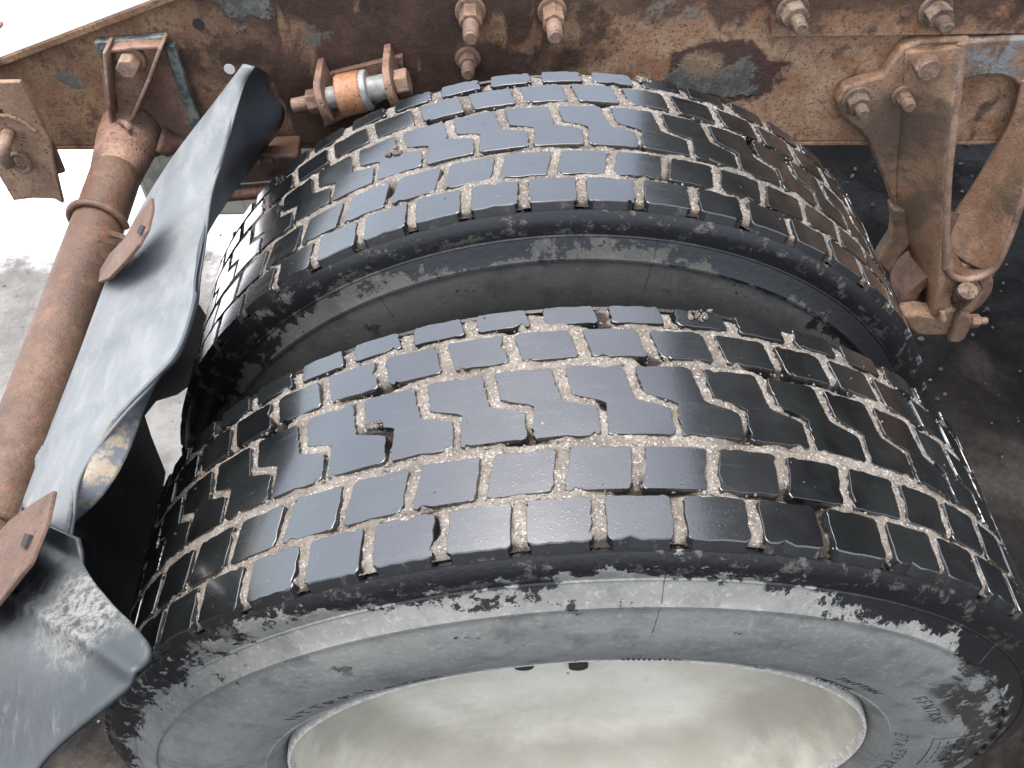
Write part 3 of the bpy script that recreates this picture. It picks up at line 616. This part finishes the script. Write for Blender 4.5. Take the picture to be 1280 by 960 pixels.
# holes
def hole(u, v, r, parent, y, m=DARK, dep=.004, name='hole'):
    p = P(u, v, y=y); return rod(name, p + Vector((0, -.0012, 0)), p + Vector((0, dep, 0)), r, m, parent, bev=0)
hole(248, 30, .0075, FR, YF); hole(1070, 18, .0095, FR, YF - .011); hole(1133, 13, .008, FR, YF - .015, BRACK)
m = M('bare_pale_plug'); PALE = m.done((.62, .60, .56), .6); hole(287, 86, .0075, FR, YF, PALE, name='pale_plug')
SN = (0, -1, 0)
def stud(u, v, parent, y, wr, nr, sr, L, m, nutL=.03, rot=.3, mats=None):
    """washer, nut and threaded stub standing out of a plate towards the viewer"""
    p = P(u, v, y=y); d = Vector((0, -1, 0))
    b = rod('bolt', p + d * -.002, p + d * L, sr, m, parent, bev=.0012, seg=20, rad2=sr * .93)
    rod('washer', p, p + d * .006, wr, m, b, bev=.0015, seg=28); rod('nut', p + d * .006, p + d * nutL, nr, m, b, True, .0015, rot=rot)
    # thread: fine rings round the stub
    if L - nutL > .015:
        vs = []
        k = nutL + .002; secs = []
        while k < L - .003: secs += [(p + d * k, sr * .98), (p + d * (k + .0009), sr * 1.1), (p + d * (k + .0018), sr * .98)]; k += .0024
        link('thread', rod_mesh('thread', secs, 16), m, b, 60)
    return b
stud(588, 13, FR, YF, .0205, .0155, .0095, .072, BOLT, .036)
stud(690, 13, FR, YF, .0195, .0155, .0095, .070, BOLT, .036, .8)
stud(585, 72, FR, YF, .0175, .0130, .0085, .044, BOLT, .020, .1)
stud(990, 12, FR, YF - .015, .0215, .0175, .0085, .052, DIRTB, .026, .5)
stud(1168, 12, FR, YF - .015, .0225, .0175, .0085, .052, DIRTB, .028, .2)
hb = P(505, 36, y=YF)
# ------------------------------------------------------------------ mudguard pole with its bracket
PO = thing('mudguard_pole', 'thick rusty support pole running towards the viewer at the left', 'pole', (-.6, .40, .52 + .306))
pa, pb = Vector((-.6, .775, .52 + .3255)), Vector((-.6, -.10, .52 + .281)); RP = .0322
def on_pole(y): t = (y - pa.y) / (pb.y - pa.y); return pa.lerp(pb, t)
link('tube', rod_mesh('tube', [(pa.lerp(pb, t), RP * (1 + .006 * math.sin(t * 23))) for t in np.linspace(0, 1, 30)], 48), POLE, PO, 50)
prism('base_plate', [(124, 66), (205, 58), (218, 75), (249, 160), (243, 180), (192, 198), (150, 192), (134, 150)], YF - .010, .009, BRACK, PO)
prism('gasket', [(117, 53), (160, 50), (206, 45), (208, 56), (160, 60), (128, 64), (128, 76), (122, 68)], YF - .016, .012, GASK, PO, .002)
prism('gasket', [(205, 58), (218, 57), (233, 105), (251, 150), (246, 168), (240, 160), (222, 110)], YF - .019, .012, GASK, PO, .002)
prism('wedge_plate', [(131, 66), (200, 61), (188, 100), (168, 160), (142, 160), (136, 110)], YF - .022, .008, BRACK, PO)
def rib(name, pts_back, pts_front, yb, yf, m, parent, th=.005):
    return sheet(name, [[P(u, v, y=yb) for u, v in pts_back], [P(u, v, y=yf) for u, v in pts_front]], m, parent, th, 1, 1, bev=.0012)
def rib2(name, line, yb, yf, m, parent, th=.005):
    """upright web standing out of a plate: front edge follows pixel line at depth yf"""
    f = [P(u, v, y=yf) for u, v in line]; b = [Vector((p.x, yb, p.z)) for p in f]
    return sheet(name, [b, f], m, parent, th, 1, 1, bev=.0012)
rib2('rib', [(130, 66), (134, 110), (139, 158)], YF - .012, YF - .052, BOLT, PO, .0045)
rib2('rib', [(200, 61), (186, 100), (163, 153)], YF - .012, YF - .052, BOLT, PO, .0045)
rib2('rib', [(131, 66), (165, 61), (199, 60)], YF - .012, YF - .034, BRACK, PO, .0045)
bp = P(165, 72, y=YF - .022); b = rod('bolt', bp, bp + Vector((0, -.030, 0)), .0145, BOLT, PO, True, .002, rot=.2); rod('washer', bp, bp + Vector((0, -.008, 0)), .0195, BOLT, b, bev=.002)
tube('bolt_tail', [P(150, 152, y=YF - .05), P(158, 155, y=YF - .06), P(163, 162, y=YF - .065)], .0045, BOLT, PO)
link('collar', rod_mesh('collar', [(on_pole(.786), .041), (on_pole(.755), .040), (on_pole(.72), .036), (on_pole(.69), RP + .0006)], 40), BRACK, PO, 60)
sheet('gusset', [[P(203, 160, y=.780), P(224, 172, y=.785), P(243, 178, y=.789)], [P(196, 188, y=.745), P(205, 195, y=.755), P(214, 193, y=.775)]], BRACK, PO, .005, 3, 3)
# ring strap and bolting plate twice along the pole
def strap(y, plate_pts, plate_R, slot, wedge):
    c = on_pole(y); ang = [math.radians(a) for a in range(-70, 200, 15)]
    st = tube('strap', [(c.x - math.cos(a) * (RP + .004), c.y - .012 * math.sin(a * .5), c.z + math.sin(a) * (RP + .004)) for a in ang], .0048, POLE, PO)
    pts = [Pr(u, v, plate_R) for u, v in plate_pts]; n = len(pts)
    nrm = Vector((-.78, -.1, .62)).normalized()
    vs = [p + nrm * .003 for p in pts] + [p - nrm * .001 for p in pts]
    me = pyd('clamp_plate', vs, [list(range(n)), list(range(2 * n - 1, n - 1, -1))] + [[i, i + n, (i + 1) % n + n, (i + 1) % n] for i in range(n)])
    bm = bmesh.new(); bm.from_mesh(me); bmesh.ops.recalc_face_normals(bm, faces=bm.faces); bm.to_mesh(me); bm.free()
    cp = bevel(link('clamp_plate', me, CLAMP, PO, 40), .001)
    s = [Pr(u, v, plate_R + .004) for u, v in slot]; me = pyd('slot', [p + nrm * .0012 for p in s] + [p - nrm * .002 for p in s], [[0, 1, 2, 3], [0, 4, 5, 1], [1, 5, 6, 2], [2, 6, 7, 3], [3, 7, 4, 0]])
    link('slot', me, DARK, cp, None)
    for (q0, q1, q2, q3), y_ in wedge:
        f = [P(*q, x=x_) for q, x_ in zip((q0, q1, q2, q3), y_)]; dn = Vector((0, .004, -.004))
        me = pyd('wedge', f + [p + dn for p in f], [[0, 1, 2, 3], [7, 6, 5, 4], [0, 4, 5, 1], [1, 5, 6, 2], [2, 6, 7, 3], [3, 7, 4, 0]])
        bevel(link('wedge', me, CLAMP, PO, 40), .001)
    return st
strap(.60, [(192, 248), (193, 262), (187, 287), (176, 307), (160, 327), (139, 349), (126, 354), (128, 338), (140, 318), (158, 300), (172, 276), (182, 262)], .651, [(177, 281), (181, 283), (176, 294), (172, 291)],
      [([(123, 287), (128, 284), (163, 296), (161, 303)], (-.568, -.568, -.545, -.545)), ([(119, 300), (122, 303), (158, 310), (163, 298)], (-.568, -.568, -.546, -.545)), ([(124, 304), (160, 309), (150, 332), (130, 350)], (-.572, -.550, -.556, -.574))])
strap(.165, [(71, 614), (62, 655), (42, 705), (22, 730), (0, 757), (-30, 790), (-40, 760), (-10, 680), (15, 652), (45, 630)], .656, [(33, 667), (39, 669), (32, 686), (27, 683)],
      [([(-30, 680), (-30, 672), (18, 682), (20, 688)], (-.566, -.566, -.545, -.545)), ([(-30, 700), (-30, 690), (19, 688), (8, 698)], (-.566, -.566, -.546, -.548))])

# ------------------------------------------------------------------ mudguard
MG = thing('mudguard', 'torn grey plastic mudguard curving over the left side of the wheels', 'mudguard', (-.5, .3, .80))
ST = [  # left silhouette, crease, radius at crease, lip pixel, lip radius
    ((303, 88), (318, 84), .612, (326, 85), .585), ((285, 106), (306, 103), .606, (347, 104), .535), ((250, 150), (292, 148), .604, (356, 140), .515), ((210, 198), (278, 198), .602, (349, 163), .512),
    ((180, 245), (264, 240), .600, (322, 200), .520), ((152, 290), (257, 294), .600, (262, 288), .588), ((132, 345), (249, 343), .602, (252, 345), .592), ((114, 400), (245, 381), .600, (247, 386), .59),
    ((103, 430), (226, 438), .605, (227, 443), .59), ((88, 470), (198, 471), .612, (199, 476), .595), ((70, 510), (150, 520), .622, (180, 515), .600), ((52, 560), (112, 570), .628, (158, 572), .602),
    ((34, 605), (95, 600), .630, (127, 622), .606), ((15, 640), (91, 645), .628, (93, 655), .612), ((0, 670), (86, 672), .628, (88, 676), .615)]
ST2 = [((-6, 664), (95, 674), .628), ((-10, 680), (98, 686), .624), ((-14, 694), (103, 702), .620), ((-22, 722), (118, 728), .620), ((-30, 748), (140, 755), .616), ((-42, 778), (166, 780), .612), ((-55, 805), (183, 803), .610), ((-64, 830), (186, 824), .608),
    ((-72, 858), (172, 850), .608), ((-82, 890), (146, 874), .608), ((-90, 918), (108, 903), .608), ((-98, 945), (72, 932), .608), ((-105, 965), (46, 960), .608), ((-112, 990), (20, 1000), .608)]
def cylc(p): q = Vector((p.x, 0, p.z - R0)); return math.atan2(-q.x, q.z), p.y, q.length
def fromc(a, y, r): return Vector((-r * math.sin(a), y, R0 + r * math.cos(a)))
def grow(L, C, RC, lp=None, lR=None, lp_only=False):
    l, c = cylc(Pr(*L, .6465)), cylc(Pr(*C, RC)); row = []
    if not (lp and L[1] < 240):
        if l[0] > 1.0: l = (1.026, c[1] + .108, .6465)
    else: l = cylc(P(*L, y=c[1] + .01 + .07 * (L[1] - 88) / 110))
    ext = max(.03, min(1.0, (L[1] - 150) / 110)) if lp else 1.0
    for t in (-1.1, -.7, -.35): row.append(fromc(l[0] - t * .42 * ext, l[1] + .0 * t, l[2] - .012 * t * t * ext))
    for t in (0, .12, .3, .5, .7, .88, 1):
        b = .008 * math.sin(PI * t); row.append(fromc(lerp(l[0], c[0], t), lerp(l[1], c[1], t), lerp(l[2], c[2], t) + b))
    if lp:
        e = cylc(Pr(*lp, lR)); 
        row = [fromc(*c)] if lp_only else row
        if not lp_only: return row
        for t in (.12, .5, 1): row.append(fromc(lerp(c[0], e[0], t), lerp(c[1], e[1], t), lerp(c[2], e[2], t) + .003 * math.sin(PI * t)))
    return row
def proj(p):
    q = (np.array(p) - np.array([CX, CY, CZ])) @ CM; return 640 + FPX * q[0] / -q[2], 480 - FPX * q[1] / -q[2]
def emboss(lines, amp, wd, sgn=1):
    """pressed ribs along the given lines of the sheet"""
    segs = []
    for L in lines:
        pts = [Pr(u, v, .63) for u, v in L]
        segs += list(zip(pts, pts[1:]))
    def f(vs, nj, ni):
        out = []
        for v in vs:
            a, y, r = cylc(v); d = 9
            for p, q in segs:
                p2, q2 = Vector((cylc(p)[0] * .63, p.y)), Vector((cylc(q)[0] * .63, q.y)); x = Vector((a * .63, y)); e = q2 - p2
                t = max(0, min(1, (x - p2).dot(e) / e.length_squared)); d = min(d, (x - p2 - e * t).length)
            out.append(fromc(a, y, r + amp * math.exp(-(d / wd) ** 2)))
        return out
    return f
def smooth_rows(rows, n=3):
    for _ in range(n):
        for k in range(10):          # the outer columns only: the crease keeps its shape
            wt = 1.0 if k < 7 else (10 - k) / 4
            new = [rows[i][k] if i in (0, len(rows) - 1) else rows[i][k].lerp((rows[i - 1][k] + rows[i][k] * 2 + rows[i + 1][k]) / 4, wt * .8) for i in range(len(rows))]
            for i, v in enumerate(new): rows[i][k] = v
    return rows
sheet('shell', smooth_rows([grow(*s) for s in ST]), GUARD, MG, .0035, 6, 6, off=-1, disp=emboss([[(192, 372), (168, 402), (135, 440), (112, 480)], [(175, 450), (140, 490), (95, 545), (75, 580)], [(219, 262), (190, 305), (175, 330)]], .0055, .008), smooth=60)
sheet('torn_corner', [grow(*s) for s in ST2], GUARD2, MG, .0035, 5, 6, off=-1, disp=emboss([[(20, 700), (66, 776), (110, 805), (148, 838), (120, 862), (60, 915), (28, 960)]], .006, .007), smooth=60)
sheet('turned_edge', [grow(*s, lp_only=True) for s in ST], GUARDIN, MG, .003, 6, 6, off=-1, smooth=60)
# ------------------------------------------------------------------ black flap inside the guard
FL = thing('mud_flap', 'black rubber flap hanging behind the torn mudguard', 'mud flap', (-.55, .35, .45))
def flap(name, pts, xs, th, m):
    p = [P(u, v, x=xs) for u, v in pts]; n = len(p)
    vs = p + [q + Vector((-th, 0, 0)) for q in p]
    me = pyd(name, vs, [list(range(n)), list(range(2 * n - 1, n - 1, -1))] + [[i, i + n, (i + 1) % n + n, (i + 1) % n] for i in range(n)])
    bm = bmesh.new(); bm.from_mesh(me); bmesh.ops.recalc_face_normals(bm, faces=bm.faces); bm.to_mesh(me); bm.free()
    return bevel(link(name, me, m, FL, 40), .002)
flap('flap', [(215, 415), (250, 380), (262, 400), (256, 470), (222, 494), (196, 502), (182, 520), (190, 545), (208, 590), (200, 640), (165, 760), (150, 860), (60, 900), (20, 700), (100, 560)], -.535, .008, BLACK)

# ------------------------------------------------------------------ plate with hook at the far left
TP = thing('hook_plate', 'tan rusty angled plate with a bent hook at the left edge', 'bracket', tuple(P(30, 180, y=.70)))
prism('plate', [(-60, 104), (24, 103), (35, 120), (61, 173), (68, 209), (79, 255), (68, 249), (41, 248), (17, 251), (0, 222), (-60, 150)], .69, .008, TANP, TP, .0012)
prism('backing_plate', [(55, 160), (66, 178), (81, 216), (69, 219), (62, 200)], .702, .006, BRACK, TP)
tube('raised_edge', [P(-30, 146, y=.688), P(0, 144, y=.688), (P(25, 150, y=.688)), P(44, 164, y=.688)], .0028, TANP, TP)
prism('slot', [(-20, 137), (2, 137), (3, 143), (-20, 144)], .6885, .004, DARK, TP, 0)
tube('hook', [P(10, 168, y=.685), P(6, 180, y=.66), P(4, 196, y=.655), P(10, 204, y=.672)], .0085, BOLT, TP)
cc = P(26, 202, y=.683); tube('loop', [cc + Vector((math.cos(a) * .0115, -.002, math.sin(a) * .014)) for a in np.linspace(0, 2 * PI, 13)], .0035, BOLT, TP, n=3)
prism('end_tab', [(-3, 30), (2, 32), (2, 36), (-3, 37)], .8, .01, BRACK, TP)

# ------------------------------------------------------------------ bushing roller held to the rail
RB = thing('roller_bracket', 'orange rusted roller on a pin between two ears above the rear tyre', 'bracket', tuple(P(445, 115, y=.76)))
A_, B_ = P(366, 132, y=.745), P(520, 100, y=.745); AX = (B_ - A_)
def along(u): return A_ + AX * ((u - 366) / 154)
rod('pin', along(366), along(395), .0095, BOLT, RB); rod('nut', along(386), along(403), .0165, BOLT, RB, True, .0015, rot=.3)
def ear(u, th, r, y_up):
    c = along(u); ax = AX.normalized(); up = Vector((0, 0, 1)); up = (up - ax * up.dot(ax)).normalized(); dp = ax.cross(up); 
    if dp.y < 0: dp = -dp
    pts = []
    for k in range(15): a = PI * k / 14; pts.append(c + up * math.cos(a) * r - dp * math.sin(a) * r)
    pts += [c - up * r + dp * .052, c + up * r + dp * .052]
    n = len(pts); vs = [p - ax * th / 2 for p in pts] + [p + ax * th / 2 for p in pts]
    me = pyd('ear', vs, [list(range(n)), list(range(2 * n - 1, n - 1, -1))] + [[i, i + n, (i + 1) % n + n, (i + 1) % n] for i in range(n)])
    bm = bmesh.new(); bm.from_mesh(me); bmesh.ops.recalc_face_normals(bm, faces=bm.faces); bm.to_mesh(me); bm.free()
    return bevel(link('ear', me, BRACK, RB, 50), .0015)
ear(407, .010, .031, 0); ear(491, .010, .031, 0)
rod('pin', along(411), along(426), .0145, GREYS, RB); rod('bush', along(425), along(456), .0275, ORANGE, RB, bev=.003, seg=40); rod('collar', along(455), along(463), .0265, GREYS, RB, bev=.002, seg=40)
rod('pin', along(462), along(487), .0165, GREYS, RB); rod('bolt_head', along(496), along(512), .0185, BOLT, RB, True, .002, rot=.4)
prism('back_plate', [(398, 96), (503, 70), (506, 112), (470, 132), (405, 160)], YF - .010, .009, BRACK, RB)
# ------------------------------------------------------------------ spring seat seen between guard and tyre
SS_ = thing('spring_seat', 'reddish rusty spring seat with one bolt between mudguard and rear tyre', 'spring seat', tuple(P(325, 215, y=.72)))
prism('plate', [(280, 205), (300, 196), (372, 194), (372, 226), (345, 226), (285, 232)], .74, .05, CLAMP, SS_, .004)
rod('pin', P(270, 243, y=.75), P(360, 236, y=.75), .012, BRACK, SS_, bev=.003)
p = P(334, 203, y=.74); b = rod('bolt', p, p + Vector((0, -.012, 0)), .012, CLAMP, SS_, True); rod('washer', p, p + Vector((0, -.004, 0)), .017, CLAMP, b)

# ------------------------------------------------------------------ spring hanger casting on the right
SH = thing('spring_hanger', 'rusty cast spring hanger with two converging arms on the right', 'hanger bracket', tuple(P(1190, 250, y=.74)))
prism('mounting_flange', [(1214, 48), (1150, 51), (1128, 60), (1116, 78), (1104, 96), (1078, 102), (1055, 110), (1046, 128), (1052, 146), (1070, 160), (1084, 176), (1096, 205), (1108, 232), (1118, 262), (1180, 262), (1200, 120)], YF - .022, .0215, CAST, SH, .004)
prism('mounting_flange', [(1198, 52), (1300, 46), (1330, 50), (1330, 112), (1278, 116), (1268, 102), (1250, 94), (1228, 95), (1198, 102)], YF - .022, .0215, CAST, SH, .004)
def arm(name, rows, th): return sheet(name, rows, CAST, SH, th, 4, 4, off=0, bev=.002)
YB, Y1, Y2 = YF - .018, .735, .685
arm('left_arm', [[P(1132, 62, y=YB), P(1128, 150, y=YB), P(1122, 230, y=YB), P(1130, 290, y=YB), P(1152, 345, y=YB), P(1150, 410, y=YB)],
                 [P(1165, 60, y=.765), P(1160, 150, y=.76), P(1150, 230, y=.755), P(1148, 290, y=.75), P(1158, 345, y=.745), P(1155, 415, y=.74)],
                 [P(1203, 56, y=.755), P(1193, 140, y=.735), P(1184, 220, y=.715), P(1181, 300, y=.70), P(1177, 350, y=.695), P(1168, 402, y=.69)]], .013)
link('left_arm_edge', pyd('e', [(0, 0, 0)], []), CAST, SH) if False else None
tube('left_arm_edge', [P(1203, 54, y=.755), P(1194, 140, y=.735), P(1185, 220, y=.715), P(1182, 300, y=.70), P(1181, 335, y=.697)], .0062, BOLT, SH)
arm('right_arm', [[P(1276, 98, y=YB), P(1262, 150, y=YB), P(1222, 222, y=YB), P(1190, 272, y=.775), P(1184, 305, y=.76)],
                  [P(1306, 98, y=.775), P(1284, 160, y=.772), P(1250, 225, y=.765), P(1218, 285, y=.755), P(1206, 325, y=.735)],
                  [P(1330, 140, y=.75), P(1300, 190, y=.735), P(1278, 250, y=.715), P(1258, 305, y=.70), P(1242, 340, y=.697)]], .013)
tube('right_arm_edge', [P(1330, 140, y=.75), P(1300, 190, y=.735), P(1278, 250, y=.715), P(1258, 305, y=.70), P(1240, 338, y=.697), P(1212, 349, y=.697), P(1192, 346, y=.697), P(1181, 332, y=.697)], .0062, BOLT, SH)
sheet('cup', [[P(1182, 262, y=.765), P(1208, 270, y=.775), P(1235, 280, y=.765)], [P(1183, 300, y=.755), P(1206, 315, y=.765), P(1236, 310, y=.75)], [P(1184, 336, y=.70), P(1210, 348, y=.70), P(1240, 336, y=.70)]], CLAMP, SH, .008, 4, 4)
# left foot that carries the eye
prism('foot', [(1115, 262), (1118, 280), (1116, 300), (1104, 318), (1098, 328), (1112, 345), (1128, 318), (1148, 296), (1150, 262)], .765, .03, CAST, SH, .005)
ec = P(1182, 366, y=.735); er, ei = .074, .052
def ring(name, c, ro, ri, y0, y1, m):
    prof = [(ro, y0), (ro, y1), (ri, y1), (ri, y0), (ro, y0)]; vs, fs = [], []; seg = 64
    for k in range(seg):
        a = 2 * PI * k / seg
        for r, y in prof[:-1]: vs.append((c.x + r * math.sin(a), y, c.z + r * math.cos(a)))
    for k in range(seg):
        k2 = (k + 1) % seg
        for i in range(4): fs.append([k * 4 + i, k2 * 4 + i, k2 * 4 + (i + 1) % 4, k * 4 + (i + 1) % 4])
    me = pyd(name, vs, fs); bm = bmesh.new(); bm.from_mesh(me); bmesh.ops.recalc_face_normals(bm, faces=bm.faces); bm.to_mesh(me); bm.free()
    return bevel(link(name, me, m, SH, 35), .003)
ring('spring_eye', ec, er, ei, .725, .80, BRACK)
rod('eye_bush', (ec.x + .01, .715, ec.z), (ec.x + .01, .80, ec.z), .030, DIRTB, SH, bev=.004, seg=40)
prism('lower_block', [(1130, 396), (1150, 392), (1172, 396), (1190, 385), (1205, 392), (1196, 415), (1186, 421), (1146, 420), (1135, 410)], .69, .035, TANP, SH, .006)
prism('end_plate', [(1180, 342), (1222, 350), (1229, 366), (1215, 392), (1192, 402), (1172, 396), (1176, 366)], .697, .012, TANP, SH, .003)
tube('hub_boss', [P(1200, 374, y=.70), P(1206, 368, y=.68), P(1210, 363, y=.675)], .016, DIRTB, SH)
rod('pin', P(1178, 388, y=.685), P(1180, 401, y=.675), .005, BOLT, SH)
prism('clamp_lug', [(1203, 391), (1216, 397), (1214, 410), (1207, 424), (1198, 429), (1185, 428), (1192, 415), (1196, 400)], .675, .014, BOLT, SH, .004)
b = rod('clamp_bolt', P(1210, 401, y=.682), P(1233, 401, y=.682), .0065, BOLT, SH); rod('nut', P(1212, 401, y=.682), P(1223, 401, y=.682), .0125, BOLT, b, True, .002)
# bolts through the flange
stud(1152, 72, SH, YF - .022, .0215, .0175, .0165, .034, BOLT, .030, .4)
stud(1070, 124, SH, YF - .022, .0215, .0165, .0085, .040, DIRTB, .022, .1)
stud(1128, 118, SH, YF - .022, .0165, .0115, .0085, .034, BOLT, .018, .6)

# ------------------------------------------------------------------ slab seen between guard and rear tyre
m = M('grid_lined_slab'); bx_, by_, bz_ = m.sep(m.pos())[0:3]
def _gl(q): return m.ramp(m.mth('ABSOLUTE', m.mth('SUBTRACT', m.mth('FRACT', m.mth('MULTIPLY', q, 16)), .5)), .46, .485)
c = m.mix(m.ramp(m.noise(9, 6, .6), .4, .6), (.07, .07, .062), (.13, .125, .10)); c = m.mix(m.mth('MULTIPLY', m.mth('MAXIMUM', _gl(bx_), _gl(bz_)), .5), c, (.03, .03, .028)); SLAB = m.done(c, .8, m.bump(m.noise(60, 6), .4, .003))
def box(name, x0, x1, y0, y1, z0, z1, m, parent, bev=.01):
    vs = [(x, y, z) for x in (x0, x1) for y in (y0, y1) for z in (z0, z1)]
    fs = [[0, 1, 3, 2], [4, 6, 7, 5], [0, 4, 5, 1], [2, 3, 7, 6], [1, 5, 7, 3], [0, 2, 6, 4]]
    return bevel(link(name, pyd(name, vs, fs), m, parent, 40), bev)
tag(box('concrete_block', -1.02, -.42, 1.62, 1.86, -.02, .42, SLAB, None, .02), 'grey grid-lined block on the ground glimpsed between mudguard and rear tyre', 'block')

# ------------------------------------------------------------------ unseen truck body and cab, added to block light and darken reflections
TB = thing('body_blocker', 'added unseen dark body on the right that blocks light and darkens reflections', 'light blocker', (1.9, 1.9, 1.4))
def box(name, x0, x1, y0, y1, z0, z1, m, parent, bev=.01):
    vs = [(x, y, z) for x in (x0, x1) for y in (y0, y1) for z in (z0, z1)]
    fs = [[0, 1, 3, 2], [4, 6, 7, 5], [0, 4, 5, 1], [2, 3, 7, 6], [1, 5, 7, 3], [0, 2, 6, 4]]
    return bevel(link(name, pyd(name, vs, fs), m, parent, 40), bev)
box('deck_blocker', .30, 3.4, .95, 3.0, 1.22, 1.27, BLOCKER, TB); box('side_blocker', 1.1, 3.4, .55, .60, 1.62, 2.9, BLOCKER, TB); box('floor', 1.1, 3.4, .605, 3.0, 1.60, 1.66, BLOCKER, TB); box('end_blocker', 1.1, 1.15, .605, 3.0, 1.665, 2.9, BLOCKER, TB)  # unseen deck, floor and walls added to darken ground and tread reflections
for k in range(5): box('post_blocker', 1.16 + k * .54, 1.22 + k * .54, .50, .548, 1.62, 2.9, BLOCKER, TB)
for k in range(4): box('bearer_blocker', 1.2 + k * .6, 1.3 + k * .6, .62, 3.0, 1.50, 1.598, BLOCKER, TB)
CB = thing('cab_blocker', 'dark truck cab shape, added unseen at the right to block light and darken reflections', 'truck cab', (2.4, 1.2, 1.6))  # unseen cab, added for dark tread reflections and shade on the ground
box('blocker_shell', 1.5, 3.3, .0, 2.4, .62, 2.95, BLOCKER, CB, .06); box('blocker_door', 1.9, 2.8, -.012, -.001, .75, 2.7, BLOCKER, CB, .005)
m = M('blocker_glass'); GLS = m.done((.02, .025, .03), .05); box('blocker_window', 2.0, 2.7, -.018, -.013, 1.8, 2.55, GLS, CB, .002)
# unseen second rail, added for shade and reflections
FR2 = thing('added_frame_rail', 'added unseen second chassis rail across the truck, for shade and reflections', 'chassis rail', (1.5, 1.75, .9))
box('web', .35, 3.4, 1.72, 1.729, .84, 1.12, FRAME, FR2, .002)
